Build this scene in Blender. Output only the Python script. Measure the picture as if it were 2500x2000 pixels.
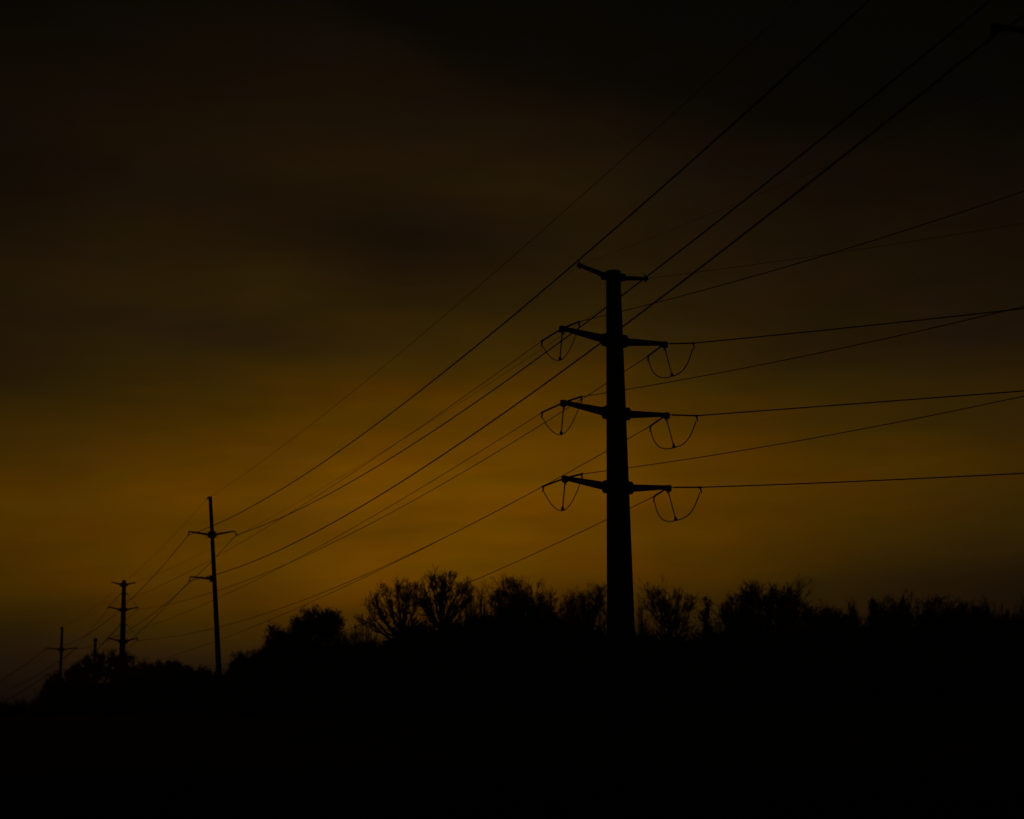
import bpy, math, random
import numpy as np
from mathutils import Matrix, Vector

for o in list(bpy.data.objects):
    bpy.data.objects.remove(o, do_unlink=True)
scene = bpy.context.scene
COL = scene.collection
PI = math.pi

# ------------------------------------------------------------------ camera
PITCH = math.radians(8.8667)          # looking slightly up at the line
ROLL = math.radians(0.779)            # hand-held tilt
cam_d = bpy.data.cameras.new('camera')
cam = bpy.data.objects.new('camera', cam_d)
COL.objects.link(cam)
cam.matrix_world = Matrix.Translation((0, 0, 1.6)) @ Matrix.Rotation(PI / 2 + PITCH, 4, 'X') @ Matrix.Rotation(-ROLL, 4, 'Z')
cam_d.sensor_width = 36.0
cam_d.lens = 72.0
cam_d.clip_start = 0.1
cam_d.clip_end = 12000
cam_d.dof.use_dof = True
cam_d.dof.focus_distance = 112.0
cam_d.dof.aperture_fstop = 0.55
scene.camera = cam

# ------------------------------------------------------------------ view
vs = scene.view_settings
vs.view_transform = 'Standard'
vs.look = 'None'
vs.exposure = 0.0
vs.gamma = 1.0
vs.use_curve_mapping = False


# ------------------------------------------------------------------ sky
def lin(r, g, b):
    def c(v):
        v /= 255.0
        return v / 12.92 if v <= 0.04045 else ((v + 0.055) / 1.055) ** 2.4
    return (c(r), c(g), c(b), 1.0)


world = bpy.data.worlds.new('World')
scene.world = world
world.use_nodes = True
nt = world.node_tree
nt.nodes.clear()


def N(t, **kw):
    n = nt.nodes.new(t)
    for k, v in kw.items():
        setattr(n, k, v)
    return n


def M(op, a, b=None, c=None, clamp=False):
    n = N('ShaderNodeMath', operation=op)
    n.use_clamp = clamp
    for i, v in enumerate((a, b, c)):
        if v is None:
            continue
        if isinstance(v, (int, float)):
            n.inputs[i].default_value = v
        else:
            nt.links.new(v, n.inputs[i])
    return n.outputs[0]


def curve(x, x0, x1, pts, interp='B_SPLINE'):
    """piecewise value of x through (x, value) pairs"""
    mr = N('ShaderNodeMapRange')
    nt.links.new(x, mr.inputs[0])
    mr.inputs[1].default_value = x0
    mr.inputs[2].default_value = x1
    cr = N('ShaderNodeValToRGB')
    cr.color_ramp.interpolation = interp
    el = cr.color_ramp.elements
    while len(el) > 1:
        el.remove(el[-1])
    for i, (px, v) in enumerate(pts):
        p = (px - x0) / (x1 - x0)
        e = el[0] if i == 0 else el.new(p)
        e.position = p
        e.color = (v, v, v, 1)
    nt.links.new(mr.outputs[0], cr.inputs[0])
    return cr.outputs[0]


tc = N('ShaderNodeTexCoord')
sep = N('ShaderNodeSeparateXYZ')
nt.links.new(tc.outputs['Generated'], sep.inputs[0])
az = M('ARCTAN2', sep.outputs[0], sep.outputs[1])
el_ = M('ARCSINE', sep.outputs[2])


def noise(sx, sy, off, scale=1.0, detail=4.0, rough=0.5, tilt=0.0):
    comb = N('ShaderNodeCombineXYZ')
    nt.links.new(M('MULTIPLY', az, sx), comb.inputs[0])
    nt.links.new(M('MULTIPLY', M('ADD', el_, M('MULTIPLY', az, tilt)), sy), comb.inputs[1])
    comb.inputs[2].default_value = off
    nz = N('ShaderNodeTexNoise')
    nz.inputs['Scale'].default_value = scale
    nz.inputs['Detail'].default_value = detail
    nz.inputs['Roughness'].default_value = rough
    nt.links.new(comb.outputs[0], nz.inputs['Vector'])
    return M('SUBTRACT', nz.outputs[0], 0.5)


# glow band over the place where the sun went down; it climbs a little to the right
warp = noise(6, 14, 3.1, detail=3)
elw = M('ADD', M('SUBTRACT', el_, M('MULTIPLY', M('ADD', az, 0.06), 0.05)), M('MULTIPLY', warp, 0.035))
base = curve(elw, -0.05, 0.75, [
    (-0.05, .20), (0.0, .27), (0.018, .34), (0.034, .45), (0.050, .65), (0.066, .88), (0.082, 1.0), (0.100, 1.0), (0.112, 1.0),
    (0.132, .92), (0.152, .74), (0.170, .55), (0.190, .44), (0.212, .385), (0.235, .305), (0.262, .245),
    (0.29, .21), (0.32, .165), (0.345, .125), (0.40, .07), (0.5, .07), (0.75, .10)])
azf = curve(az, -PI, PI, [
    (-PI, .22), (-1.6, .22), (-0.8, .34), (-0.45, .56), (-0.25, .70), (-0.15, .85), (-0.06, .99), (-0.01, 1.0), (0.04, .93),
    (0.09, .76), (0.15, .63), (0.19, .56), (0.25, .49), (0.45, .34), (0.8, .25), (1.6, .22), (PI, .22)], 'EASE')
b = M('MULTIPLY', M('MULTIPLY', base, azf), 1.09 / 1.25)   # the colour ramp runs to 1.25


def blob(a0, e0, sa, se, amp, tilt=0.0):
    da = M('DIVIDE', M('SUBTRACT', az, a0), sa)
    de = M('DIVIDE', M('SUBTRACT', M('ADD', el_, M('MULTIPLY', M('SUBTRACT', az, a0), -tilt)), e0), se)
    r = M('ADD', M('MULTIPLY', da, da), M('MULTIPLY', de, de))
    return M('MULTIPLY', M('EXPONENT', M('MULTIPLY', r, -1.0)), amp)


# individual cloud banks
mod = M('ADD', blob(-0.045, 0.236, 0.075, 0.021, -0.30, -0.10), 1.0)
for args in ((-0.165, 0.193, 0.085, 0.009, -0.17, -0.08), (0.02, 0.265, 0.09, 0.022, 0.20, 0.0),
             (-0.245, 0.048, 0.06, 0.022, -0.26, 0.0),  (0.20, 0.235, 0.07, 0.03, 0.06, -0.2),
             (-0.14, 0.325, 0.13, 0.035, 0.30, 0.0), (-0.19, 0.29, 0.10, 0.02, 0.22, -0.1),
             (0.18, 0.060, 0.09, 0.022, -0.15, 0.0), (0.17, 0.150, 0.10, 0.022, 0.02, 0.05), (0.20, 0.120, 0.08, 0.016, 0.12, 0.0),
             (-0.25, 0.165, 0.05, 0.02, -0.14, 0.0), (-0.22, 0.105, 0.06, 0.012, 0.05, 0.0),
             (-0.21, 0.225, 0.075, 0.028, 0.30, 0.0), (-0.11, 0.265, 0.06, 0.03, 0.12, 0.0), (-0.12, 0.222, 0.035, 0.014, 0.2, 0.0)):
    mod = M('ADD', mod, blob(*args))
n1 = noise(7, 42, 7.7, detail=5, rough=0.55, tilt=-0.06)
n2 = noise(16, 120, 1.3, detail=4, rough=0.5, tilt=-0.05)
n3 = noise(26, 60, 5.9, detail=5, rough=0.6)
mod = M('ADD', mod, M('ADD', M('MULTIPLY', n1, 0.34), M('ADD', M('MULTIPLY', n2, 0.15), M('MULTIPLY', n3, 0.10))))
b = M('MULTIPLY', b, M('MAXIMUM', mod, 0.1))
# the heavy bank over the upper right, with a visible lower edge
edge = curve(az, -0.5, 0.6, [(-0.5, .45), (-0.13, .385), (-0.09, .350), (-0.03, .322), (0.05, .300), (0.15, .286), (0.26, .280), (0.6, .26)], 'LINEAR')
over = M('DIVIDE', M('SUBTRACT', M('ADD', el_, M('MULTIPLY', noise(12, 30, 21.0, detail=4), 0.03)), M('SUBTRACT', edge, 0.012)), 0.026, clamp=True)
over = M('MULTIPLY', M('MULTIPLY', over, over), M('SUBTRACT', 3.0, M('MULTIPLY', over, 2.0)))
b = M('MULTIPLY', b, M('SUBTRACT', 1.0, M('MULTIPLY', over, 0.42)))

ramp = N('ShaderNodeValToRGB')
ramp.color_ramp.interpolation = 'LINEAR'
cols = [(0, (0, 0, 0)), (.06, (5, 5, 2)), (.12, (11, 8, 3)), (.20, (20, 13, 5)), (.28, (29, 19, 6)), (.38, (39, 27, 6)),
        (.50, (51, 35, 4)), (.62, (64, 42, 2)), (.75, (78, 49, 0)), (.90, (93, 58, 0)), (1.0, (103, 64, 0)), (1.25, (130, 80, 2))]
e = ramp.color_ramp.elements
while len(e) > 1:
    e.remove(e[-1])
for i, (p, c) in enumerate(cols):
    k = e[0] if i == 0 else e.new(p / 1.25)
    k.position = p / 1.25
    k.color = lin(*c)
nt.links.new(b, ramp.inputs[0])

# slow drift of hue between reddish and greenish brown, greyer where cloud is low and thick
h1 = noise(22, 70, 11.0, detail=4)
h2 = noise(16, 40, 15.0, detail=3)
low = curve(el_, -0.1, 0.2, [(-0.1, .7), (0.0, 1.0), (0.03, .75), (0.055, .0), (0.2, 0)], 'LINEAR')
sp = N('ShaderNodeSeparateColor')
nt.links.new(ramp.outputs[0], sp.inputs[0])
rr = M('MULTIPLY', sp.outputs[0], M('ADD', 1.0, M('MULTIPLY', h1, 0.30)))
gg = M('MULTIPLY', sp.outputs[1], M('SUBTRACT', 1.0, M('MULTIPLY', h1, 0.16)))
bb = M('ADD', sp.outputs[2], M('MULTIPLY', M('MAXIMUM', M('ADD', M('MULTIPLY', low, 0.9), M('MULTIPLY', h2, 1.0)), 0.0), 0.0040))
bb = M('ADD', bb, blob(-0.165, 0.193, 0.085, 0.010, 0.0010, -0.08))
cc = N('ShaderNodeCombineColor')
nt.links.new(rr, cc.inputs[0])
nt.links.new(gg, cc.inputs[1])
nt.links.new(bb, cc.inputs[2])
bg = N('ShaderNodeBackground')
nt.links.new(cc.outputs[0], bg.inputs[0])
bg.inputs[1].default_value = 1.0
# what is left of the physical sky, sun just below the cloud edge
sky = N('ShaderNodeTexSky')
sky.sky_type = 'NISHITA'
sky.sun_disc = False
sky.sun_elevation = math.radians(1.0)
sky.sun_rotation = math.radians(-1.2)
bg2 = N('ShaderNodeBackground')
tint = N('ShaderNodeMix', data_type='RGBA', blend_type='MULTIPLY')
tint.inputs[0].default_value = 1.0
nt.links.new(sky.outputs[0], tint.inputs[6])
tint.inputs[7].default_value = (1.0, .55, .12, 1)
nt.links.new(tint.outputs[2], bg2.inputs[0])
bg2.inputs[1].default_value = 0.0002
addn = N('ShaderNodeAddShader')
nt.links.new(bg.outputs[0], addn.inputs[0])
nt.links.new(bg2.outputs[0], addn.inputs[1])
wo = N('ShaderNodeOutputWorld')
nt.links.new(addn.outputs[0], wo.inputs[0])

# last light of the sun through the cloud, from behind the trees
sun_d = bpy.data.lights.new('sun', 'SUN')
sun_d.energy = 0.01
sun_d.angle = math.radians(10)
sun_d.color = (1.0, .62, .3)
sun = bpy.data.objects.new('sun', sun_d)
COL.objects.link(sun)
sdir = Vector((math.sin(math.radians(-1.2)) * math.cos(math.radians(1)), math.cos(math.radians(-1.2)), math.sin(math.radians(1))))
sun.rotation_euler = sdir.to_track_quat('Z', 'Y').to_euler()


# ------------------------------------------------------------------ materials
def mat(name, c1, c2, scale, rough=0.8, metal=0.0, bump=0.2, stretch=(1, 1, 1)):
    m = bpy.data.materials.new(name)
    m.use_nodes = True
    t = m.node_tree
    bs = t.nodes['Principled BSDF']
    co = t.nodes.new('ShaderNodeTexCoord')
    mp = t.nodes.new('ShaderNodeMapping')
    mp.inputs['Scale'].default_value = stretch
    nz = t.nodes.new('ShaderNodeTexNoise')
    nz.inputs['Scale'].default_value = scale
    nz.inputs['Detail'].default_value = 6
    cr = t.nodes.new('ShaderNodeValToRGB')
    cr.color_ramp.elements[0].position = .35
    cr.color_ramp.elements[1].position = .65
    cr.color_ramp.elements[0].color = (*c1, 1)
    cr.color_ramp.elements[1].color = (*c2, 1)
    bp = t.nodes.new('ShaderNodeBump')
    bp.inputs['Strength'].default_value = bump
    bp.inputs['Distance'].default_value = .02
    t.links.new(co.outputs['Object'], mp.inputs[0])
    t.links.new(mp.outputs[0], nz.inputs['Vector'])
    t.links.new(nz.outputs[0], cr.inputs[0])
    t.links.new(nz.outputs[0], bp.inputs['Height'])
    t.links.new(cr.outputs[0], bs.inputs['Base Color'])
    t.links.new(bp.outputs[0], bs.inputs['Normal'])
    bs.inputs['Roughness'].default_value = rough
    bs.inputs['Metallic'].default_value = metal
    return m


STEEL = mat('weathering_steel', (.045, .032, .026), (.075, .05, .038), 3.0, .85, 0.0, .2, (1, 1, .2))
GALV = mat('dull_galvanised_steel', (.10, .10, .10), (.16, .16, .155), 8.0, .6, .3)
PORC = mat('brown_porcelain', (.05, .03, .02), (.07, .04, .03), 12.0, .4)
CABLE = mat('weathered_aluminium_cable', (.06, .06, .06), (.10, .10, .10), 20.0, .75)
BARK = mat('bark', (.045, .035, .028), (.08, .065, .05), 6.0, .95, 0, .5, (1, 1, .3))
TWIG = mat('twigs', (.05, .036, .026), (.07, .052, .036), 4.0, .95)
LEAF = mat('winter_leaves', (.035, .04, .018), (.06, .062, .03), 2.0, .9)
BRUSH = mat('brush', (.035, .034, .02), (.06, .055, .032), .8, .95)
SOIL = mat('dark_meadow_ground', (.035, .036, .02), (.07, .062, .036), .35, .95, 0, .6)
GRASS = mat('dry_grass', (.26, .10, .05), (.34, .15, .07), 1.2, .9)


# ------------------------------------------------------------------ mesh helpers
class Geo:
    """collects vertices and polygons for one mesh object"""
    def __init__(s):
        s.v = []
        s.q = []
        s.t = []
        s.n = 0

    def add(s, v, q=None, t=None):
        v = np.asarray(v, float).reshape(-1, 3)
        s.v.append(v)
        if q is not None and len(q):
            s.q.append(np.asarray(q, np.int64).reshape(-1, 4) + s.n)
        if t is not None and len(t):
            s.t.append(np.asarray(t, np.int64).reshape(-1, 3) + s.n)
        s.n += len(v)

    def tube(s, P, r, k=8, cap=True):
        P = np.asarray(P, float)
        n = len(P)
        r = np.broadcast_to(np.asarray(r, float), (n,))
        T = np.gradient(P, axis=0)
        T /= np.linalg.norm(T, axis=1)[:, None] + 1e-12
        ref = np.array([0, 0, 1.]) if abs(T[:, 2]).mean() < .8 else np.array([0, 1., 0])
        U = np.cross(T, ref)
        U /= np.linalg.norm(U, axis=1)[:, None] + 1e-12
        W = np.cross(T, U)
        a = np.linspace(0, 2 * PI, k, endpoint=False)
        v = P[:, None] + r[:, None, None] * (np.cos(a)[None, :, None] * U[:, None] + np.sin(a)[None, :, None] * W[:, None])
        i = np.arange(n - 1)[:, None] * k
        j = np.arange(k)[None]
        j2 = (j + 1) % k
        q = np.stack([i + j, i + j2, i + k + j2, i + k + j], -1).reshape(-1, 4)
        vv = v.reshape(-1, 3)
        t = []
        if cap:
            vv = np.vstack([vv, P[0], P[-1]])
            c0, c1 = n * k, n * k + 1
            for m in range(k):
                t.append((c0, (m + 1) % k, m))
                t.append((c1, (n - 1) * k + m, (n - 1) * k + (m + 1) % k))
        s.add(vv, q, t)

    def box(s, c, d, ax=None):
        """box of full size d round c; ax = three unit axes (rows)"""
        ax = np.eye(3) if ax is None else np.asarray(ax, float)
        d = np.asarray(d, float) / 2
        sg = np.array([(x, y, z) for x in (-1, 1) for y in (-1, 1) for z in (-1, 1)], float)
        v = np.asarray(c, float) + (sg * d) @ ax
        s.add(v, [(0, 1, 3, 2), (4, 6, 7, 5), (0, 4, 5, 1), (2, 3, 7, 6), (0, 2, 6, 4), (1, 5, 7, 3)])

    def beam(s, A, B, wa, ha, wb, hb):
        """tapered box-section arm from A to B (width, height at each end)"""
        A = np.asarray(A, float)
        B = np.asarray(B, float)
        t = (B - A) / np.linalg.norm(B - A)
        u = np.cross(t, (0, 0, 1.))
        u /= np.linalg.norm(u)
        w = np.cross(u, t)
        v = []
        for P, ww, hh in ((A, wa, ha), (B, wb, hb)):
            c = .28
            for x, y in ((-1 + c, -1), (1 - c, -1), (1, -1 + c), (1, 1 - c), (1 - c, 1), (-1 + c, 1), (-1, 1 - c), (-1, -1 + c)):
                v.append(P + u * x * ww / 2 + w * y * hh / 2)
        q = [(m, (m + 1) % 8, 8 + (m + 1) % 8, 8 + m) for m in range(8)]
        t_ = [(0, m + 1, m) for m in range(1, 7)] + [(8, 8 + m, 9 + m) for m in range(1, 7)]
        s.add(v, q, t_)

    def obj(s, name, material, parent=None, smooth=False):
        me = bpy.data.meshes.new(name)
        v = np.vstack(s.v)
        q = np.vstack(s.q) if s.q else np.zeros((0, 4), np.int64)
        t = np.vstack(s.t) if s.t else np.zeros((0, 3), np.int64)
        me.vertices.add(len(v))
        me.vertices.foreach_set('co', v.astype(np.float32).ravel())
        nl = len(q) * 4 + len(t) * 3
        me.loops.add(nl)
        me.loops.foreach_set('vertex_index', np.concatenate([q.ravel(), t.ravel()]).astype(np.int32))
        me.polygons.add(len(q) + len(t))
        ls = np.concatenate([np.arange(len(q)) * 4, len(q) * 4 + np.arange(len(t)) * 3]).astype(np.int32)
        me.polygons.foreach_set('loop_start', ls)
        me.materials.append(material)
        me.update(calc_edges=True)
        me.validate()
        if smooth:
            me.polygons.foreach_set('use_smooth', [True] * len(me.polygons))
        o = bpy.data.objects.new(name, me)
        COL.objects.link(o)
        if parent is not None:
            o.parent = parent
            o.matrix_parent_inverse = Matrix.Identity(4)
        return o

    def prisms(s, A, B, ra, rb, k=3):
        """many tapered sticks at once; rb == 0 gives pointed ones"""
        A = np.asarray(A, float)
        B = np.asarray(B, float)
        n = len(A)
        if n == 0:
            return
        ra = np.broadcast_to(np.asarray(ra, float), (n,))
        T = B - A
        T /= np.linalg.norm(T, axis=1)[:, None] + 1e-9
        ref = np.where(abs(T[:, 2:3]) > .9, np.array([[1., 0, 0]]), np.array([[0, 0, 1.]]))
        U = np.cross(T, ref)
        U /= np.linalg.norm(U, axis=1)[:, None] + 1e-9
        W = np.cross(T, U)
        a = np.linspace(0, 2 * PI, k, endpoint=False)
        ring = np.cos(a)[None, :, None] * U[:, None] + np.sin(a)[None, :, None] * W[:, None]
        lo = A[:, None] + ring * ra[:, None, None]
        if np.isscalar(rb) and rb == 0:
            v = np.concatenate([lo, B[:, None]], 1)
            i = np.arange(n)[:, None] * (k + 1)
            j = np.arange(k)[None]
            t = np.stack([i + j, i + (j + 1) % k, i + k + 0 * j], -1).reshape(-1, 3)
            s.add(v.reshape(-1, 3), None, t)
        else:
            rb = np.broadcast_to(np.asarray(rb, float), (n,))
            hi = B[:, None] + ring * rb[:, None, None]
            v = np.concatenate([lo, hi], 1)
            i = np.arange(n)[:, None] * (2 * k)
            j = np.arange(k)[None]
            j2 = (j + 1) % k
            q = np.stack([i + j, i + j2, i + k + j2, i + k + j], -1).reshape(-1, 4)
            s.add(v.reshape(-1, 3), q)


def tag(o, label=None, cat=None, group=None, kind=None):
    for k, v in (('label', label), ('category', cat), ('group', group), ('kind', kind)):
        if v:
            o[k] = v
    return o


def empty(name, loc):
    o = bpy.data.objects.new(name, None)
    o.empty_display_size = .5
    o.location = loc
    COL.objects.link(o)
    return o


V = lambda *a: np.array(a, float)


def unit(v):
    return v / np.linalg.norm(v)


# ------------------------------------------------------------------ ground
def sstep(a, b, x):
    t = np.clip((x - a) / (b - a), 0, 1)
    return t * t * (3 - 2 * t)


def gz(x, y):
    x = np.asarray(x, float)
    y = np.asarray(y, float)
    z = 3.0 * sstep(60, 165, y) - 4.5 * sstep(205, 330, y)
    z = z + .12 * np.sin(x * .21 + y * .13) * sstep(8, 40, y) + .07 * np.sin(x * .67 - y * .31) * sstep(8, 40, abs(y))
    return z


ys = np.concatenate([np.linspace(-380, -60, 12), np.linspace(-50, 360, 180), np.linspace(380, 900, 20), np.linspace(1000, 2600, 12)])
xs = np.concatenate([np.linspace(-1400, -150, 14), np.linspace(-140, 110, 120), np.linspace(130, 1400, 14)])
gx, gy = np.meshgrid(xs, ys)
g = Geo()
gv = np.stack([gx, gy, gz(gx, gy)], -1).reshape(-1, 3)
nx = len(xs)
ii, jj = np.meshgrid(np.arange(len(ys) - 1), np.arange(nx - 1), indexing='ij')
k0 = (ii * nx + jj).ravel()
g.add(gv, np.stack([k0, k0 + 1, k0 + nx + 1, k0 + nx], -1))
tag(g.obj('ground', SOIL, smooth=True), 'dark meadow rising gently towards the tree line', kind='structure')


# ------------------------------------------------------------------ poles
def shaft_mesh(base, top, r0, r1, k=12, kink=None):
    g = Geo()
    t = np.linspace(0, 1, 9)[:, None]
    P = base + (top - base) * t
    g.tube(P, r0 + (r1 - r0) * t[:, 0], k)
    return g


def insulator(g, A, B, r=.07, core=.028, n=9, grip=.1):
    """rod with a row of sheds between two end fittings"""
    A, B = np.asarray(A, float), np.asarray(B, float)
    L = np.linalg.norm(B - A)
    t = (B - A) / L
    P, R = [], []

    def put(d, rr):
        P.append(A + t * d)
        R.append(rr)
    put(0, core * .9)
    put(grip * L * .6, core * .9)
    put(grip * L * .62, core * 1.5)
    put(grip * L, core * 1.5)
    m = L * (1 - 2 * grip)
    for i in range(n):
        a = grip * L + m * i / n
        put(a + .15 * m / n, core)
        put(a + .45 * m / n, r)
        put(a + .62 * m / n, r * .9)
        put(a + .85 * m / n, core)
    put(L - grip * L, core * 1.5)
    put(L, core * 1.5)
    g.tube(P, R, 8)


def clamp(g, at, d, size=.1, drop=.26):
    """dead-end clamp: body along the wire and a tongue pointing down"""
    d = unit(d)
    g.tube([at - d * size * 1.6, at - d * size * .6, at + d * size, at + d * size * 1.8], [.03, size * .62, size * .62, .03], 8)
    lean = V(d[0] * .25, d[1] * .25, -1)
    lean = unit(lean)
    g.tube([at, at + lean * drop * .45, at + lean * drop], [size * .55, size * .55, size * .32], 8)


# ---- the near steel pole with six arms
NX, NY = 5.713, 111.0
ARM = V(2.93, 2.45, 0)
LEV = (22.68, 18.63, 14.54)
TIPS = {}
for i, z in enumerate(LEV):
    for s, n in ((-1, 'L'), (1, 'R')):
        TIPS[n + str(i + 1)] = V(NX + s * ARM[0], NY + s * ARM[1], z + .25)
SEND = {'L1': V(1.71, 110.3, 22.6), 'L2': V(1.65, 110.3, 18.63), 'L3': V(1.65, 110.3, 14.58),
        'R1': V(7.84, 115.2, 22.57), 'R2': V(7.86, 115.2, 18.52), 'R3': V(7.97, 115.2, 14.49)}
REND = {'L1': V(3.62, 107.3, 23.03), 'L2': V(3.66, 107.3, 18.97), 'L3': V(3.62, 107.3, 14.84),
        'R1': V(10.18, 112.7, 22.8), 'R2': V(10.25, 112.7, 18.69), 'R3': V(10.35, 112.7, 14.68)}
pole = empty('transmission_pole', (NX, NY, float(gz(NX, NY))))
tag(pole, 'thick tapered pole with six arms and hanging wire loops, nearest of all', 'utility pole', 'power poles')
OFF = V(NX, NY, float(gz(NX, NY)))
b0 = V(0, 0, -.5)
g = Geo()
zt = 26.55 - OFF[2]
g.tube([b0, V(0, 0, zt * .33), V(0, 0, zt * .66), V(0, 0, zt)], [.84, .70, .55, .395], 12)
sh = g.obj('shaft', STEEL, pole)
g = Geo()
g.tube([V(0, 0, zt + .001), V(0, 0, zt + .05), V(0, 0, zt + .075)], [.42, .42, .3], 12)
g.obj('pole_cap', STEEL, pole)
# slip joints of the shaft
g = Geo()
g.tube([V(0, 0, 6.4), V(0, 0, 6.45)], [.765, .765], 12)
g.obj('joint_band', STEEL, pole)
a = unit(ARM)
side = np.cross(a, (0, 0, 1.))


def rad_at(z):
    t = (z - OFF[2]) / zt
    return np.interp(t, [0, .33, .66, 1], [.84, .70, .55, .395])


def near_arm(s, z, tip, w0, h0, w1, h1, bh):
    """arm, its bracket and flange; coordinates relative to the pole base"""
    d = a * s
    r = rad_at(z)
    root = V(0, 0, z - OFF[2]) + d * (r + .25)
    tp = tip - OFF
    g = Geo()
    g.beam(root, tp, w0, h0, w1, h1)
    arm = g.obj('crossarm', STEEL, pole)
    g = Geo()
    ax = np.stack([d, np.cross(d, (0, 0, 1.)), V(0, 0, 1)])
    g.box(V(0, 0, z - OFF[2]) + d * (r + .03), (.42, .54, bh), ax)
    g.box(V(0, 0, z - OFF[2]) + d * (r + .232), (.06, .60, bh * .84), ax)
    g.obj('bracket', STEEL, arm)
    g = Geo()
    for k in (-1, 1):
        for j in (-.33, 0, .33):
            c = V(0, 0, z - OFF[2] + bh * j * .9) + d * (r + .26) + ax[1] * k * .24
            g.tube([c, c + d * .05], [.035, .035], 6)
    tag(g.obj('bolt', GALV, arm), kind='stuff')
    return arm


U1 = unit(V(-53.6, 152.5, 0))
for i, z in enumerate(LEV):
    for s, n in ((-1, 'L'), (1, 'R')):
        key = n + str(i + 1)
        tip = TIPS[key]
        arm = near_arm(s, z, tip, .36, .42, .20, .21, .68)
        # end plate with the shackle lugs
        g = Geo()
        ax = np.stack([a * s, side, V(0, 0, 1)])
        tp = tip - OFF
        g.box(tp + a * s * .02 + V(0, 0, -.05), (.26, .24, .34), ax)
        g.tube([tp + side * -.25 + V(0, 0, -.03), tp + side * .25 + V(0, 0, -.03)], [.045, .045], 6)
        g.box(tp + V(0, 0, -.27), (.10, .08, .16), ax)
        g.obj('end_plate', GALV, arm)
        for E, nm in ((SEND[key], 1), (REND[key], 2)):
            d = unit(E - tip)
            g = Geo()
            st = tip + d * .12
            g.tube([st - OFF, st + d * .2 - OFF], [.035, .03], 6)
            insulator(g, st + d * .2 - OFF, E - OFF, r=.056, core=.036, n=13, grip=.07)
            ins = g.obj('insulator_string', PORC, pole)
            g = Geo()
            clamp(g, E - OFF, d, .085, .34)
            g.obj('dead_end_clamp', GALV, ins)
        # hanging support and jumper loop
        S = tip + (V(-.16, .1, -1.68) if n == 'L' else V(.38, .1, -1.80))
        st = tip + V(.02 * (1 if n == 'R' else -1), 0, -.3)
        g = Geo()
        insulator(g, st - OFF, S - OFF, r=.045 if n == 'L' else .036, core=.026, n=8, grip=.09)
        sup = g.obj('jumper_support', PORC, pole)
        g = Geo()
        g.tube([S - OFF + V(0, 0, .16), S - OFF + V(0, 0, .02), S - OFF + V(0, 0, -.05)], [.04, .10, .07], 8)
        tag(g.obj('jumper_clamp', GALV, sup))
        P = []
        low = S + (V(0, 0, -.04) if n == 'L' else V(-.30, .1, -.09))
        A0 = SEND[key] + V(.02, 0, -.30)
        B0 = REND[key] + V(-.02, 0, -.30)
        # two half loops that meet under the support, bulging outwards
        def bez(p0, p1, p2, p3, m=14):
            t = np.linspace(0, 1, m)[:, None]
            return (1 - t) ** 3 * p0 + 3 * (1 - t) ** 2 * t * p1 + 3 * (1 - t) * t ** 2 * p2 + t ** 3 * p3
        c = S + V(0, 0, -.05)
        if n == 'L':
            h1 = bez(A0, A0 + (c - A0) * V(.28, .28, .56), c + (A0 - c) * V(.34, .34, .0), c)
            h2 = bez(c, c + (B0 - c) * V(.34, .34, 0), B0 + (c - B0) * V(.28, .28, .56), B0)
        else:
            h1 = bez(A0, A0 + (c - A0) * V(.12, .12, .80), c + V(-.62, .3, -.16), c)
            h2 = bez(c, c + (B0 - c) * V(.58, .58, .06), B0 + (c - B0) * V(.26, .26, .66), B0)
        P = np.vstack([h1, h2[1:]]) - OFF
        g = Geo()
        g.tube(P, .024 if n == 'L' else .030, 6)
        g.obj('jumper_wire', CABLE, pole)
# earth-wire arms at the head
STIP = {'LS': V(3.81, 109.3, 26.57), 'RS': V(7.61, 112.7, 26.53)}
for s, n in ((-1, 'LS'), (1, 'RS')):
    tip = STIP[n]
    arm = near_arm(s, 26.28, tip, .24, .26, .18, .17, .40)
    g = Geo()
    tp = tip - OFF
    ax = np.stack([a * s, side, V(0, 0, 1)])
    g.box(tp + a * s * .02, (.22, .16, .2), ax)
    g.tube([tp + V(0, 0, .02), tp + a * s * .26 + V(0, 0, -.04)], [.06, .02], 6)
    g.tube([tp + V(0, 0, 0), tp + V(-.05, 0, .27)], [.05, .025], 6)
    g.tube([tp, tp + V(-.02, 0, -.2)], [.06, .05], 6)
    g.obj('earth_wire_clamp', GALV, arm)


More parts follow.
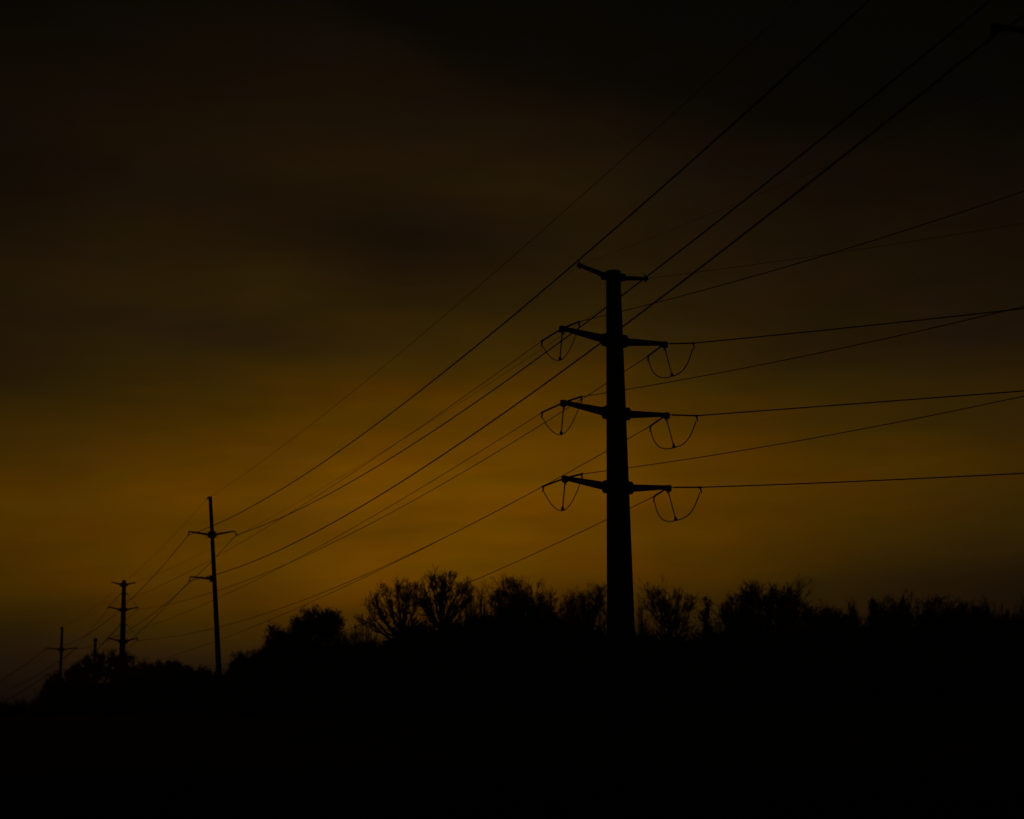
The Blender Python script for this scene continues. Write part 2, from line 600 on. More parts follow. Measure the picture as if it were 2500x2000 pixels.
# ---- single-circuit poles: three short arms
def davit_pole(name, base, top, r0, r1, arms, label, collar_spikes=True, head=True, lod=8):
    p = empty(name, base)
    tag(p, label, 'utility pole', 'power poles')
    base = V(*base)
    top = V(*top)
    o = lambda P: V(*P) - base
    g = Geo()
    t = np.linspace(0, 1, 7)
    P = [o(base + (top - base) * k) for k in t]
    P[0] = P[0] + V(0, 0, -.5)
    g.tube(P, r0 + (r1 - r0) * t, 12)
    g.obj('shaft', STEEL, p)
    ax = unit(top - base)
    if head:
        g = Geo()
        g.box(o(top) + V(-.05, 0, -.10), (.42, .30, .20))
        g.tube([o(top) + V(-.2, 0, -.16), o(top) + V(-.42, -.05, -.30)], [.07, .04], 6)
        g.obj('pole_cap', GALV, p)
    for root, tip, wire in arms:
        root, tip, wire = V(*root), V(*tip), V(*wire)
        d = unit(V(tip[0] - root[0], tip[1] - root[1], 0))
        rr = np.interp((root[2] - base[2]) / (top[2] - base[2]), [0, 1], [r0, r1])
        g = Geo()
        g.tube([o(root + d * (rr + .05)), o(root * .45 + tip * .55 + V(0, 0, -.02)), o(tip)], [.115, .095, .07], 8)
        arm = g.obj('crossarm', STEEL, p)
        g = Geo()
        axm = np.stack([d, np.cross(d, (0, 0, 1.)), V(0, 0, 1)])
        g.box(o(root + d * rr), (.34, .40, .62), axm)
        if collar_spikes:
            for h in (-.28, -.12, .12, .28):
                g.tube([o(root + d * rr + V(0, 0, h)), o(root + d * (rr + .42) + V(0, 0, h))], [.03, .02], 5)
        g.obj('bracket', GALV, arm)
        g = Geo()
        g.tube([o(tip + V(0, 0, -.02)), o(tip * .5 + wire * .5 + V(.02, 0, 0)), o(wire)], [.065, .05, .04], 6)
        g.tube([o(wire + V(.12, -.4, .08)), o(wire), o(wire + V(-.08, .28, -.09))], [.03, .06, .03], 6)
        g.obj('insulator', PORC, arm)
    return p


def gzf(x, y):
    return float(gz(x, y))


# second pole of the three-wire line (the nearer tall thin one, leaning left)
davit_pole('transmission_pole', (-28.50, 200, gzf(-28.5, 200)), (-29.75, 200, 24.55), .30, .17,
           [((-29.55, 200, 20.80), (-31.74, 199.4, 21.08), (-31.77, 199.4, 20.72)),
            ((-29.55, 200, 20.80), (-27.42, 200.6, 21.18), (-27.24, 200.6, 20.80)),
            ((-29.30, 200, 16.50), (-31.55, 199.4, 16.66), (-31.61, 199.4, 16.28))],
           'leaning thin pole, two upper arms and one lower arm, left of bare trees')
# far pole of the three-wire line
davit_pole('transmission_pole', (-71.5, 323, gzf(-71.5, 323)), (-71.11, 323, 18.38), .34, .19,
           [((-71.17, 323, 14.85), (-73.45, 322.4, 15.18), (-73.67, 322.4, 14.80)),
            ((-71.17, 323, 14.85), (-68.80, 323.6, 15.15), (-69.05, 323.6, 14.95)),
            ((-71.27, 323, 10.55), (-73.35, 322.4, 11.05), (-73.58, 322.4, 10.66))],
           'small far pole near the left edge with two arms level and one below', False)
# near pole of the same line, standing just outside the right edge; one arm reaches into view
davit_pole('transmission_pole', (14.2, 50.6, gzf(14.2, 50.6)), (14.5, 50.6, 26.4), .32, .20,
           [((14.42, 50.6, 19.00), (12.36, 50.0, 19.12), (12.29, 50.0, 18.79)),
            ((14.45, 50.6, 22.75), (12.36, 50.0, 23.0), (12.30, 50.0, 22.63)),
            ((14.45, 50.6, 22.75), (16.60, 51.2, 23.9), (16.70, 51.2, 23.57))],
           'pole mostly outside the top right corner, only its dark arm tip reaching in', False)
# bare pole between the two far ones
p5 = empty('transmission_pole', (-67.6, 330, gzf(-67.6, 330)))
tag(p5, 'small armless pole with a knobbed top, between the two far armed poles', 'utility pole', 'power poles')
g = Geo()
o5 = V(-67.6, 330, gzf(-67.6, 330))
g.tube([V(0, 0, -.5), V(-67.29, 330, 16.7) - o5], [.36, .20], 12)
g.obj('shaft', STEEL, p5)
g = Geo()
g.tube([V(-67.29, 330, 16.25) - o5, V(-67.29, 330, 16.4) - o5, V(-67.29, 330, 16.75) - o5, V(-67.29, 330, 16.9) - o5], [.2, .33, .33, .22], 10)
g.obj('pole_cap', GALV, p5)
g = Geo()
g.tube([V(-67.4, 330, 12.0) - o5, V(-67.4, 330, 12.2) - o5, V(-67.4, 330, 12.6) - o5], [.28, .38, .27], 10)
g.obj('joint_band', GALV, p5)

# ---- the far steel pole of the six-wire line
FX, FY = -50.15, 263.0
fb = V(-50.22, FY, gzf(FX, FY))
far = empty('transmission_pole', tuple(fb))
tag(far, 'mid-distance steel pole with small paired arms held by slanting rods, above the left trees', 'utility pole', 'power poles')
g = Geo()
g.tube([V(0, 0, -.5), V(0, 0, 6) + V(.02, 0, 0), V(-50.08, FY, 21.13) - fb], [.56, .45, .25], 12)
g.obj('shaft', STEEL, far)
fa = V(.94, .34, 0)
for z, hw, rise, brace in ((20.55, 1.50, .33, None), (17.35, 1.88, .36, 19.4), (13.35, 1.90, .42, 15.45), (9.25, 1.93, .42, 11.5)):
    r = np.interp(z, [2.5, 21], [.45, .24])
    c = V(-50.13, FY, z)
    for s in (-1, 1):
        tip = c + fa * s * hw + V(0, 0, rise)
        g = Geo()
        g.tube([c + fa * s * r - fb, c + fa * s * (hw * .5) + V(0, 0, rise * .42) - fb, tip - fb], [.17, .10, .07], 8)
        arm = g.obj('crossarm', STEEL, far)
        g = Geo()
        g.tube([c + fa * s * (r - .05) - fb, c + fa * s * (r + .12) - fb, c + fa * s * (r + .22) - fb], [.28, .26, .12], 8)
        g.obj('bracket', STEEL, arm)
        g = Geo()
        if brace is None:
            g.tube([tip - fb, tip + fa * s * -.02 + V(0, 0, -.2) - fb], [.04, .03], 6)
        elif s == 1:
            g.tube([tip - fb, tip + V(0, 0, -.3) - fb, tip + V(-.08, 0, -.38) - fb], [.06, .05, .10], 6)
        else:
            g.tube([tip - fb, tip + V(-.18, 0, -.22) - fb], [.08, .07], 6)
        g.obj('insulator', PORC, arm)
        if brace:
            g = Geo()
            bz = V(-50.1, FY, brace) + fa * s * (r + .12)
            g.tube([bz - fb, tip - fb], [.034 if s < 0 else .024] * 2, 5)
            g.tube([bz - fa * s * .25 - fb, bz + fa * s * .08 - fb], [.10, .09], 6)
            g.obj('brace_rod', GALV, arm)


# ------------------------------------------------------------------ wires
def line(A, B, sag, r, label, cat='power line', group=None, name='power_line', n=None):
    A, B = V(*A), V(*B)
    n = n or 72
    t = np.linspace(0, 1, n)[:, None]
    P = A + (B - A) * t
    P[:, 2] -= (4 * sag * t * (1 - t))[:, 0]
    off = A.copy()
    g = Geo()
    g.tube(P - off, r, 6)
    o = g.obj(name, CABLE)
    o.location = tuple(off)
    tag(o, label, cat, group)
    return o


FT = {'L1': (-51.92, 263, 17.69), 'R1': (-48.45, 263, 17.33), 'L2': (-51.95, 263, 13.78), 'R2': (-48.39, 263, 13.42),
      'L3': (-51.99, 263, 9.52), 'R3': (-48.38, 263, 9.42)}
G6 = 'wires between the nearest steel pole and the far steel pole'
SAG = {'L1': 1.50, 'R1': 2.71, 'L2': 1.65, 'R2': 2.66, 'L3': 1.5, 'R3': 2.59}
nm = {'1': 'top', '2': 'middle', '3': 'bottom'}
sd = {'L': 'left', 'R': 'right'}
RW = {'L': .017, 'R': .023}
for k in FT:
    line(SEND[k], FT[k], SAG[k], RW[k[0]], 'dark wire sagging down-left from the %s %s arm of the nearest pole' % (nm[k[1]], sd[k[0]]), group=G6)
GR = 'wires leaving the nearest steel pole to the right'
RB = {'L1': ((59.87, 37.57, 32.93), 2.68), 'L2': ((59.88, 36.46, 24.98), 2.28), 'L3': ((59.81, 37.0, 21.91), 2.27),
      'R1': ((91.18, 74.0, 26.39), .97), 'R2': ((91.25, 74.0, 18.37), .08), 'R3': ((91.35, 74.0, 16.54), 1.19)}
for k, (B, s) in RB.items():
    line(REND[k], B, s, .021 if k[0] == 'L' else .034, 'wire rising to the right edge from the nearest pole, %s %s arm' % (nm[k[1]], sd[k[0]]), group=GR)
line(STIP['RS'], (-48.6, 263, 20.79), 1.49, .011, 'very thin wire slanting down-left from the top right stub of the nearest pole', 'earth wire', G6, 'earth_wire')
line(STIP['LS'], (-51.44, 263, 20.78), 1.6, .005, 'very thin wire slanting down-left from the top left stub of the nearest pole', 'earth wire', G6, 'earth_wire')
line(STIP['RS'], (88.61, 74.0, 35.74), 2.12, .011, 'very thin wire running right from the top right stub of the nearest pole', 'earth wire', GR, 'earth_wire')
line(STIP['LS'], (60.15, 38.11, 39.64), 1.89, .006, 'very thin wire rising right from the top left stub of the nearest pole', 'earth wire', GR, 'earth_wire')

GB = 'wires from the leaning thin pole up to the top right'
line((-31.77, 199.4, 20.72), (12.30, 50, 22.63), 2.42, .031, 'thick dark wire crossing the sky to the top edge, uppermost of the long three', group=GB, n=110)
line((-27.24, 200.6, 20.80), (16.7, 51.2, 23.57), 2.46, .031, 'thick wire passing behind the nearest pole below its top arms', group=GB, n=110)
line((-31.61, 199.4, 16.28), (12.29, 50, 18.79), 2.56, .031, 'thick wire ending at the arm in the top right corner, lowest of three', group=GB, n=110)
line((-29.98, 200, 24.40), (14.45, 50.5, 26.45), 1.33, .012, 'faint thin wire rising from the very tip of the leaning thin pole', 'earth wire', GB, 'earth_wire', n=110)
GP = 'wires between the leaning thin pole and the small far pole'
line((-31.77, 199.4, 20.72), (-73.67, 322.4, 14.80), 2.6, .030, 'wire dropping steeply left from the upper left arm of the leaning thin pole', group=GP)
line((-27.24, 200.6, 20.80), (-69.05, 323.6, 14.95), 2.49, .030, 'wire dropping left from the right arm of the leaning thin pole', group=GP)
line((-31.61, 199.4, 16.28), (-73.58, 322.4, 10.66), 2.75, .030, 'wire dropping left from the lower arm of the leaning thin pole', group=GP)
line((-29.98, 200, 24.40), (-71.17, 323, 18.3), 1.38, .012, 'faint thin wire dropping left from the very tip of the leaning thin pole', 'earth wire', GP, 'earth_wire')
GQ = 'wires leaving the small far pole past the left edge'
line((-73.67, 322.4, 14.80), (-115.27, 446, 11.13), .38, .05, 'wire falling to the left edge from the upper left arm of the small far pole', group=GQ)
line((-69.05, 323.6, 14.95), (-110.58, 446, 11.0), .6, .042, 'wire falling left from the right arm of the small far pole, middle of three', group=GQ)
line((-73.58, 322.4, 10.66), (-115.18, 446, 6.56), .37, .052, 'wire falling left from the lower arm of the small far pole', group=GQ)
# overhead continuation of the three-wire line past its near pole
GO = 'wires passing over the top right corner towards the viewer'
for (A, B, lb) in (((12.29, 50, 18.79), (29.0, -9.5, 20.6), 'dark wire rising right from the arm in the top right corner'),
                   ((12.30, 50, 22.63), (29.0, -9.5, 24.4), 'upper left overhead wire beyond the top edge of the view'),
                   ((16.7, 51.2, 23.57), (33.2, -8.3, 24.8), 'rightmost overhead wire beyond the top right corner of the view')):
    line(A, B, .5, .031, lb, group=GO, n=40)
GF = 'wires going on from the far steel pole'
line(FT['L1'], (-96, 420, 13.4), .69, .022, 'faint wire going left from the upper left arm of the mid-distance steel pole', group=GF)
line(FT['R1'], (-92.5, 420, 12.4), .35, .03, 'faint wire going left from the upper right arm of the mid-distance steel pole', group=GF)
line(FT['L2'], (-96, 420, 9.4), .6, .02, 'faint wire going left from the second left arm of the mid-distance steel pole', group=GF)
line(FT['R2'], (-92.5, 420, 8.6), .5, .024, 'faint wire going left from the second right arm of the mid-distance steel pole', group=GF)


# ------------------------------------------------------------------ trees
def grow(H, Rc, kind, rng, px, tipset=None):
    """returns trunk Geo and crown Geo of a bare tree of height H, crown radius Rc; px = metres per fine pixel at its distance"""
    P = dict(vase=(7.0, 17, 1.2), vase_left=(6.8, 18, 1.2), lean=(4.5, 5, .8), thin=(6, 9, .9), oval=(6.5, 18, 1.2), oval_dense=(6.5, 24, 1.4),
             spire=(5.5, 18, 1.1), round=(6, 22, 1.3), open=(6, 14, 1.1), dense=(5.0, 16, 1.5), dense_far=(6, 12, 1.1), open_far=(5, 9, 1.0), far=(8, 12, 1.2))
    ch, nl, dens = P[kind]
    ch = min(ch, H * .75)
    z0 = H - ch
    tg, cg = Geo(), Geo()
    tr = .012 * H + .05
    wob = rng.normal(size=(4, 2)) * .06
    TP = np.array([[0, 0, -.4], [wob[0, 0], wob[0, 1], z0 * .5], [wob[1, 0], wob[1, 1], z0], [wob[2, 0], wob[2, 1], z0 + ch * .45], [wob[3, 0], wob[3, 1], H - ch * .08]])
    tg.tube(TP, [tr, tr * .8, tr * .62, tr * .35, tr * .06], 8)
    fanx = 0.
    if tipset:
        nl = len(tipset)
        TP[2:, 0] += (TP[2:, 2:3].ravel() - z0) * 0
    # limbs
    segA, segB, segR, segR2 = [], [], [], []
    tips = []
    for i in range(nl):
        az_ = 2 * PI * (i + rng.random() * .7) / nl * (1 if kind != 'spire' else 2.4)
        u = (i + .5) / nl
        u = rng.permutation(nl)[0] / nl if kind in ('oval', 'oval_dense') else u
        if kind in ('vase', 'vase_left', 'lean', 'thin', 'open', 'open_far'):
            zf = z0 + ch * (.0 + .25 * rng.random())
            rr = Rc * (.25 + .72 * math.sqrt(rng.random()))
            topz = H - ch * .42 * (rr / Rc) ** 2 - ch * .06 * rng.random()
            ctl = .35
        elif kind == 'spire':
            zf = z0 + ch * .75 * u
            rr = Rc * (.5 + .4 * rng.random()) * (1.1 - .6 * u)
            topz = zf + ch * .3
            ctl = .6
        else:
            zf = z0 + ch * (.05 + .45 * rng.random())
            rr = Rc * (.3 + .66 * math.sqrt(rng.random()))
            hz = H - ch * .5
            topz = hz + ch * .47 * math.sqrt(max(0, 1 - (rr / Rc) ** 2)) * (1 if rng.random() < .85 else .2)
            ctl = .55
        tipx = math.cos(az_) * rr + fanx * rr * (.4 + rng.random())
        tipy = math.sin(az_) * rr
        if tipset:
            tipx, topz, ctl, dz = tipset[i]
            topz += H - .62
            zf = H - 5.2 + dz
        A = np.array([0, 0, zf])
        Bt = np.array([tipx, tipy, topz])
        Cc = np.array([tipx * ctl, tipy * ctl, zf + (topz - zf) * .35]) + rng.normal(size=3) * .12 * Rc * .5
        t = np.linspace(0, 1, 8)[:, None]
        L = (1 - t) ** 2 * A + 2 * (1 - t) * t * Cc + t ** 2 * Bt
        L[1:-1] += rng.normal(size=(6, 3)) * .045 * Rc ** .5
        lr = tr * .42 * (.7 + .5 * rng.random()) * (1.6 if tipset else 1)
        rads = lr * (1 - .8 * t[:, 0])
        cg.tube(L, rads, 5, cap=False)
        tips.append((L, rads))
    # second order: along every limb
    A2, B2, R2 = [], [], []
    for L, rads in tips:
        ln = np.linalg.norm(np.diff(L, axis=0), axis=1).sum()
        m = max(5, int(10 * dens))
        ts = .25 + .75 * rng.random(m) ** (.42 if tipset else .6)
        for tt in ts:
            f = tt * 7
            i = min(int(f), 6)
            p = L[i] + (L[i + 1] - L[i]) * (f - i)
            d = unit(L[i + 1] - L[i])
            d = unit(d * .9 + rng.normal(size=3) * .55 + np.array([0, 0, .25]))
            l2 = (ln * (.16 + .20 * rng.random()) * (1.15 - .45 * tt)) if not tipset else .35 + .55 * rng.random()
            A2.append(p)
            B2.append(p + d * l2)
            R2.append(max(rads[i] * .5, .018))
    A2, B2, R2 = np.array(A2), np.array(B2), np.array(R2)
    Mx = A2 * .5 + B2 * .5 + rng.normal(size=A2.shape) * .05
    cg.prisms(A2, Mx, R2, R2 * .7)
    cg.prisms(Mx, B2, R2 * .7, R2 * .3)

    def sub(A, B, R, m, fl, sp, up, rmin):
        n = len(A)
        idx = np.repeat(np.arange(n), m)
        t = .25 + .75 * rng.random(len(idx))[:, None] ** .7
        p = A[idx] + (B[idx] - A[idx]) * t
        d = B[idx] - A[idx]
        ln = np.linalg.norm(d, axis=1)[:, None]
        d = d / (ln + 1e-9)
        d = d + rng.normal(size=d.shape) * sp + np.array([0, 0, up])
        d /= np.linalg.norm(d, axis=1)[:, None]
        l = ln * fl * (.6 + .8 * rng.random((len(idx), 1)))
        return p, p + d * l, np.maximum(R[idx] * .5, rmin)
    k3 = int(round(5.5 * dens))
    A3, B3, R3 = sub(A2, B2, R2, k3, .55, .55, .25, .009)
    cg.prisms(A3, B3, R3, R3 * .5)
    k4 = 4 if dens < 1.1 else 5
    A4, B4, R4 = sub(A3, B3, R3, k4, .62, .6, .2, .0)
    cg.prisms(A4, B4, .0105 * max(1, px / .035) ** .5, 0)
    return tg, cg, (A3, B3)


def leaves(P0, P1, n, size, rng, spread=.12):
    i = rng.integers(0, len(P0), n)
    c = P0[i] + (P1[i] - P0[i]) * rng.random((n, 1)) * 1.1 + rng.normal(size=(n, 3)) * spread
    a = rng.normal(size=(n, 3))
    a /= np.linalg.norm(a, axis=1)[:, None]
    b_ = np.cross(a, rng.normal(size=(n, 3)))
    b_ /= np.linalg.norm(b_, axis=1)[:, None]
    s = size * (.5 + rng.random((n, 1)))
    v = np.stack([c - a * s, c + b_ * s * .45, c + a * s, c - b_ * s * .45], 1).reshape(-1, 3)
    q = np.arange(n * 4).reshape(-1, 4)
    return v, q


def tree(x, y, ztop, rc, kind, label, seed, group='trees along the tree line', tipset=None):
    rng = np.random.default_rng(seed)
    z0 = gzf(x, y)
    H = ztop - z0 - (.5 if 'far' in kind else .25 if kind in ('round', 'oval', 'open', 'oval_dense') else 0)
    root = empty('bare_tree' if 'dense' not in kind and kind != 'far' else 'leafy_tree', (x, y, z0))
    tag(root, label, 'tree', group)
    px = y / 5000.
    tg, cg, (A, B) = grow(H, rc, kind, rng, px, tipset)
    # bring the crown to the surveyed height and width
    cv = np.vstack(cg.v)
    zmax = np.percentile(cv[:, 2], 99.0)
    fx = rc / max(np.percentile(abs(cv[:, 0]), 98), .01) if not tipset else 1.0
    fz = H / zmax if not tipset else 1.0
    for vv in cg.v:
        vv[:, 2] *= fz
        vv[:, 0] *= fx
        vv[:, 1] *= fx
    for vv in tg.v:
        vv[:, 2] *= fz
    A = A * [fx, fx, fz]
    B = B * [fx, fx, fz]
    tg.obj('trunk', BARK, root)
    cg.obj('crown', TWIG, root)
    nlv = {'dense': 11000, 'dense_far': 7000, 'far': 3000, 'oval_dense': 1500, 'round': 900, 'spire': 500}.get(kind, 0)
    if nlv:
        g = Geo()
        v, q = leaves(A, B, nlv, {'dense': .085, 'dense_far': .14, 'far': .55}.get(kind, .09), rng, .2 if kind != 'far' else .5)
        g.add(v, q)
        tag(g.obj('foliage', LEAF, root), kind='stuff')


TREES = [
    (-9.3, 172, 14.3, 2.7, "vase_left", 'wide bare tree whose limbs fan out to the left, left of the nearest pole'),
    (-6.1, 170, 14.9, 2.3, "vase", 'tallest bare tree with upright fan of limbs, left of the nearest pole'),
    (-12.6, 174, 11.3, 0.9, "lean", 'low slender branch-like tree reaching up left of the wide fan-shaped tree'),
    (-3.8, 178, 13.9, 0.8, "thin", 'thin spiky tree just right of the tallest fan-shaped tree'),
    (-2.7, 176, 13.9, 0.8, "thin", 'thin spiky tree touching the left side of the cone-shaped thicket tree'),
    (-0.2, 168, 13.9, 1.7, "oval_dense", 'dense cone-shaped bare tree midway between the tallest tree and the nearest pole'),
    (2.4, 174, 13.8, 1.5, "oval", 'rounded twiggy tree right of the dense cone-shaped one'),
    (4.6, 178, 13.3, 1.0, "thin", 'thin open tree in the dip left of the nearest pole'),
    (6.1, 170, 13.4, 1.9, "oval", 'open twiggy tree directly against the left side of the nearest pole'),
    (10.9, 176, 12.7, 0.7, "thin", 'thin small tree against the right side of the nearest pole'),
    (12.5, 166, 13.0, 2.1, "oval", 'first broad twiggy tree to the right of the nearest pole'),
    (16.6, 178, 12.6, 0.55, "spire", 'narrow column-like tree standing alone in the gap right of the nearest pole'),
    (19.1, 176, 12.8, 1.7, "round", 'left shoulder tree of the broad clump on the right'),
    (20.9, 170, 13.4, 2.5, "round", 'biggest round dense crown in the clump on the right'),
    (23.1, 172, 13.7, 1.7, "open", 'open tree with forked branch tips topping the clump on the right'),
    (26.2, 178, 11.9, 1.5, "round", 'low rounded tree on the right slope of the broad clump'),
    (28.1, 180, 11.6, 1.4, "round", 'lowest rounded tree right of the broad clump'),
    (28.8, 176, 12.0, 0.9, "oval", 'small oval tree beyond the dip right of the broad clump'),
    (31.7, 182, 12.5, 0.6, "spire", 'narrow spire between the small oval tree and the smooth round one'),
    (32.4, 175, 12.4, 1.9, "round", 'smooth rounded crown on the far right part of the tree line'),
    (34.5, 180, 12.6, 0.5, "thin", 'thin spike right of the smooth rounded crown, first of three'),
    (36.0, 183, 12.5, 0.6, "thin", 'thin spike right of the smooth rounded crown, second of three'),
    (36.7, 183, 12.3, 0.5, "thin", 'thin spike right of the smooth rounded crown, third of three'),
    (36.5, 176, 12.4, 2.0, "round", 'rounded tree behind the three thin spikes'),
    (39.2, 178, 12.0, 1.9, "round", 'low rounded tree sloping down towards the right gap'),
    (42.2, 182, 12.1, 1.4, "oval", 'small tufted tree just left of the gap near the right edge'),
    (44.5, 184, 11.3, 1.3, "round", 'low tree just right of the gap near the right edge'),
    (44.2, 178, 12.4, 0.8, "thin", 'tall thin tree cut by the right edge'),
    (47.6, 176, 12.6, 2.1, "round", 'rounded tree outside the right edge'),
    (-17.4, 182, 12.3, 2.1, "dense", 'tall dense rounded tree left of the fan-shaped trees'),
    (-20.5, 186, 10.9, 1.9, "dense", 'lower dense rounded lobe on the left of the tall dense tree'),
    (-14.8, 180, 11.6, 1.5, "open", 'loose open tree on the right side of the tall dense tree'),
    (-13.9, 184, 9.9, 0.8, "thin", 'short thin tree in the dip before the fan-shaped trees'),
    (-12.5, 184, 9.8, 1.0, "round", 'short bushy tree at the foot of the wide fan-shaped tree'),
    (-25.2, 210, 9.9, 1.3, "dense", 'small dense tree at the left foot of the dense lobe'),
    (-27.7, 215, 9.9, 1.8, "dense", 'low dense tree just right of the leaning thin pole'),
    (-65.6, 330, 15.2, 4.0, "dense_far", 'tallest dense tree behind the mid-distance steel pole'),
    (-70.1, 335, 14.0, 2.7, "dense_far", 'dense tree between the armless pole and the small far pole'),
    (-72.0, 332, 12.1, 3.3, "dense_far", 'dense tree right behind the small far pole'),
    (-74.6, 335, 10.0, 2.0, "dense_far", 'low dense tree at the left end of the far group'),
    (-58.5, 320, 13.5, 1.4, "open_far", 'small open tree just right of the mid-distance steel pole'),
    (-57.4, 325, 12.9, 1.7, "dense_far", 'low dense tree right of the mid-distance steel pole'),
    (-53.0, 315, 13.0, 1.9, "dense_far", 'rounded dense tree midway between the steel pole and the leaning pole'),
    (-47.0, 300, 11.7, 2.2, "dense_far", 'low dense tree left of the leaning thin pole'),
    (-40.2, 290, 10.6, 2.0, "dense_far", 'low dense tree behind the foot of the leaning thin pole'),
    (-62.8, 330, 13.3, 1.9, "dense_far", 'dense tree just behind and right of the mid-distance steel pole'),
    (-44.3, 300, 10.9, 1.8, "dense_far", 'small dense tree close to the left side of the leaning thin pole'),
    (-222.4, 900, 15.3, 7.9, "far", 'distant dark treetop in the bottom left, cut by the left edge'),
    (-217.7, 920, 13.5, 4.8, "far", 'distant low treetop, second from the left edge'),
    (-184.6, 800, 14.7, 4.2, "far", 'distant small treetop beside the low end of the far group'),
    (-238.3, 900, 15.0, 9.0, "far", 'distant treetop outside the left edge'),
]
# limb tips of the two big fan-shaped trees: offset sideways, offset below the top, bow, fork height
TIPSETS = {
    'vase_left': [(-3.3, -2.9, .5, -.6), (-2.95, -2.0, .62, -.5), (-2.75, -.95, .55, -.3), (-2.45, -1.4, .6, 0), (-1.65, -.42, .55, 0), (-1.35, -.75, .4, .2),
                  (-.62, -.08, .45, .2), (-.2, -.15, .4, .4), (.35, -.2, .5, .3), (.7, -.35, .5, .3), (1.05, -1.2, .5, .0), (-1.0, -2.0, .6, .2), (-2.0, -2.6, .6, -.2), (.2, -1.4, .4, .5)],
    'vase': [(-2.2, -1.3, .55, .1), (-1.9, -.9, .5, .3), (-1.75, -1.5, .5, .1), (-1.45, -.75, .45, .3), (-.85, -.15, .35, .3), (-.55, -.02, .3, .5), (-.05, -.35, .3, .6), (.3, -.3, .3, .5),
             (.75, -.18, .35, .4), (1.0, -.5, .4, .3), (1.5, -.85, .45, .3), (1.95, -1.1, .5, .2), (2.3, -1.5, .55, .0), (2.1, -2.4, .6, -.2), (-1.2, -2.3, .6, .2), (.2, -1.1, .3, .8)],
}
for i, (x, y, zt_, rc, kd, lab) in enumerate(TREES):
    tips_ = TIPSETS.get(kd)
    if tips_:
        jr = random.Random(i)
        tips_ = tips_ + [(a_ * jr.uniform(.75, 1.0) + jr.uniform(-.2, .2), b_ - jr.uniform(.1, .9), c_ + .05, d_) for a_, b_, c_, d_ in tips_[::2]]
    tree(x, y, zt_, rc, kd, lab, 100 + i, tipset=tips_)

# ------------------------------------------------------------------ brush under the trees
OUT = [(-75, 3.4), (-52.7, 3.6), (-45.1, 3.9), (-43.8, 4.3), (-42.5, 5.1), (-39.9, 5.5), (-36.1, 6.0), (-30.9, 6.5), (-27.1, 6.9), (-25.0, 7.3), (-23.2, 8.4), (-21.2, 9.4),
       (-15.0, 9.3), (-13.2, 9.0), (-12.3, 9.4), (-10.6, 11.0), (-4.1, 11.7), (-0.3, 11.9), (3.5, 11.7), (5.4, 11.1), (8.4, 10.6), (11.1, 10.0), (14.8, 9.7), (18.6, 10.2),
       (22.4, 10.4), (26.2, 10.3), (30.0, 10.2), (33.8, 10.5), (39.5, 10.6), (45.1, 10.3), (52.3, 10.2), (75, 10.0)]
OX = np.array([p[0] for p in OUT])
OZ = np.array([p[1] for p in OUT])


def brush(name, label, x0, x1, y0, y1, top, n, size, nst, seed, spread=.3):
    rng = np.random.default_rng(seed)
    x = rng.uniform(x0, x1, n)
    y = rng.uniform(y0, y1, n)
    bump = .5 * np.sin(x * 1.9 + y * .3) + .45 * np.sin(x * .83 + 1.7 + y * .21) + .3 * np.sin(x * 4.3 + y)
    zt = top(x, y) + bump * .45 - .2 + rng.normal(size=n) * .18
    zb = gz(x, y)
    z = zb + (zt - zb) * rng.random(n) ** .75
    c = np.stack([x, y, z], 1)
    a_ = rng.normal(size=(n, 3))
    a_ /= np.linalg.norm(a_, axis=1)[:, None]
    b_ = np.cross(a_, rng.normal(size=(n, 3)))
    b_ /= np.linalg.norm(b_, axis=1)[:, None]
    s = (size * (.5 + rng.random(n)) * np.clip(.35 + (zt - z) * .9, .35, 1.6))[:, None]
    v = np.stack([c - a_ * s, c + b_ * s * .6, c + a_ * s, c - b_ * s * .6], 1).reshape(-1, 3)
    g = Geo()
    g.add(v, np.arange(n * 4).reshape(-1, 4))
    # upright stems that stick out of the mass
    x = rng.uniform(x0, x1, nst)
    y = rng.uniform(y0, y1, nst)
    zt = top(x, y) - .3 + np.minimum(rng.gamma(2., spread, nst), spread * 4)
    A = np.stack([x, y, gz(x, y)], 1)
    B = np.stack([x + rng.normal(size=nst) * .5, y + rng.normal(size=nst) * .5, zt], 1)
    g.prisms(A, B, .04, 0)
    m = 7
    idx = np.repeat(np.arange(nst), m)
    t = (.62 + .36 * rng.random(len(idx)))[:, None]
    p = A[idx] + (B[idx] - A[idx]) * t
    d = rng.normal(size=p.shape) * np.array([.45, .45, .3]) + np.array([0, 0, .75])
    d *= (.35 + .6 * rng.random((len(idx), 1)))
    g.prisms(p, p + d, .014, 0)
    idx = np.repeat(np.arange(len(p)), 3)
    p2 = p[idx] + d[idx] * (.3 + .7 * rng.random((len(idx), 1)))
    d2 = rng.normal(size=p2.shape) * .16 + np.array([0, 0, .22])
    g.prisms(p2, p2 + d2, .008, 0)
    tag(g.obj(name, BRUSH), label, 'undergrowth', kind='stuff')


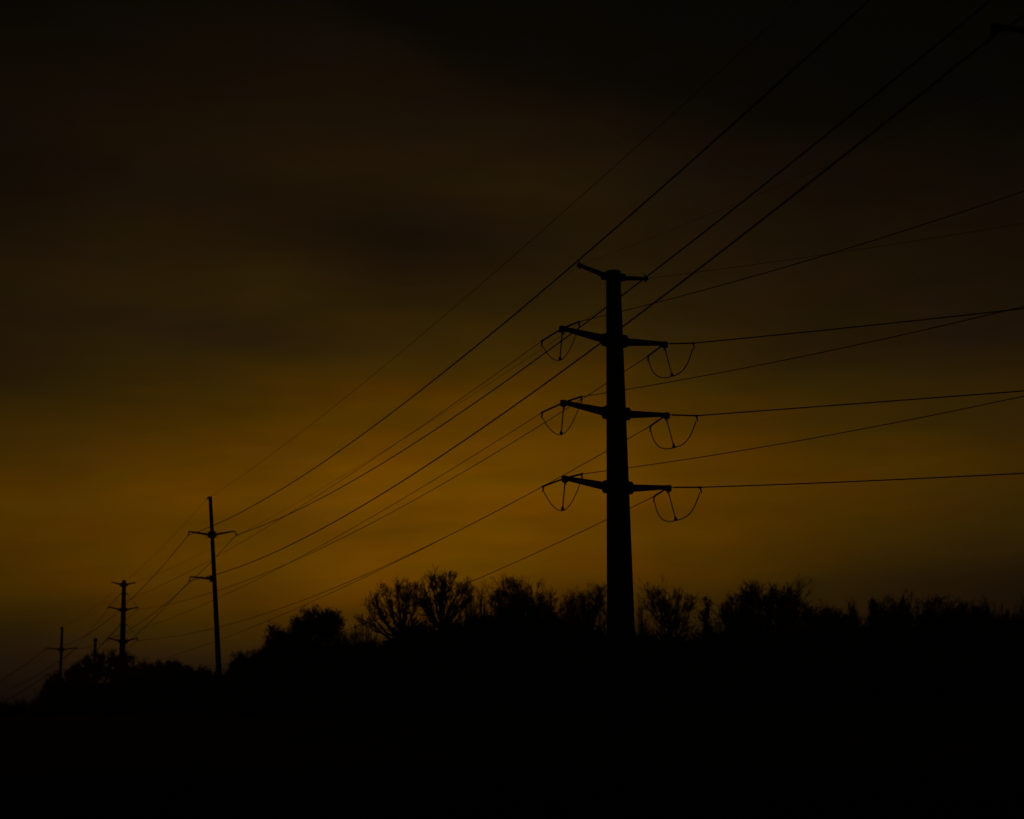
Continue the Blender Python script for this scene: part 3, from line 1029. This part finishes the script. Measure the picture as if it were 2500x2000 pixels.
topf = lambda x, y: np.interp(x * 190 / y, OX, OZ)
brush('thicket', 'black mass of tangled brush under the trees right of the leaning pole', -26, 75, 182, 200, topf, 60000, .34, 5200, 5, .36)
brush('thicket', 'black low brush in front of the leaning pole on the left', -80, -26, 184, 196, topf, 26000, .38, 1100, 6)
ftop = lambda x, y: np.interp(x, [-100, -82, -78, -74, -68, -60, -50, -40, -30], [3, 3, 3.5, 7.6, 9.6, 10.6, 10.2, 9.2, 8.6])
brush('thicket', 'dark brush filling the foot of the far trees on the left', -79, -30, 326, 345, ftop, 26000, .6, 900, 7)
lowt = lambda x, y: 0 * x + 3.6 + gz(x, y)
hedge = lambda x, y: 13.0 + 1.3 * np.sin(x * .05) + .8 * np.sin(x * .21 + 2) - 2 * sstep(-150, -100, x)
brush('distant_wood', 'far flat wood on the horizon behind everything', -420, 420, 930, 990, hedge, 26000, 2.6, 1500, 8)

# ------------------------------------------------------------------ tall dry grass close to the camera
rng = np.random.default_rng(3)


def grass(name, label, n, y0, y1, hmin, hmax, w, seed, xr=.34, heads=True):
    rng = np.random.default_rng(seed)
    y = y0 + (y1 - y0) * rng.random(n) ** .7
    x = rng.uniform(-xr, xr, n) * y * 1.1
    z = gz(x, y)
    h = rng.uniform(hmin, hmax, n) * (.75 + .35 * np.sin(x * .9 + 1.2) * np.sin(y * .7))
    A = np.stack([x, y, z], 1)
    lean = rng.normal(size=(n, 2)) * .16
    Mi = A + np.stack([lean[:, 0] * h * .4, lean[:, 1] * h * .4, h * .55], 1)
    B = A + np.stack([lean[:, 0] * h * 1.3, lean[:, 1] * h * 1.3, h], 1)
    g = Geo()
    g.prisms(A, Mi, w, w * .7)
    g.prisms(Mi, B, w * .7, 0)
    if heads:
        k = rng.random(n) < .4
        d = (B - Mi)[k]
        g.prisms(B[k] - d * .45, B[k] - d * .2, w * .9, w * 3.0)
        g.prisms(B[k] - d * .2, B[k] + d * .12, w * 3.0, 0)
    tag(g.obj(name, GRASS), label, 'grass', kind='stuff')


grass('tall_grass', 'faint reddish dry grass stalks along the bottom edge', 9000, 6.0, 16, .9, 1.38, .004, 11)
grass('meadow_grass', 'dark rough grass covering the field up to the trees', 60000, 16, 70, .3, .8, .010, 12, heads=False)

# ------------------------------------------------------------------ thin evening haze
g = Geo()
g.box((0, 1120, 18.6), (2900, 3100, 43.4))      # from 3.1 m below the ground to just above the highest wire
hz = g.obj('haze', SOIL)
hm = bpy.data.materials.new('haze_air')
hm.use_nodes = True
ht = hm.node_tree
ht.nodes.clear()
pv = ht.nodes.new('ShaderNodeVolumePrincipled')
pv.inputs['Color'].default_value = (.9, .85, .8, 1)
pv.inputs['Density'].default_value = .0006
pv.inputs['Anisotropy'].default_value = .5
ho = ht.nodes.new('ShaderNodeOutputMaterial')
ht.links.new(pv.outputs[0], ho.inputs['Volume'])
hz.data.materials.clear()
hz.data.materials.append(hm)
tag(hz, 'thin evening haze over the field and far trees', 'haze', kind='stuff')
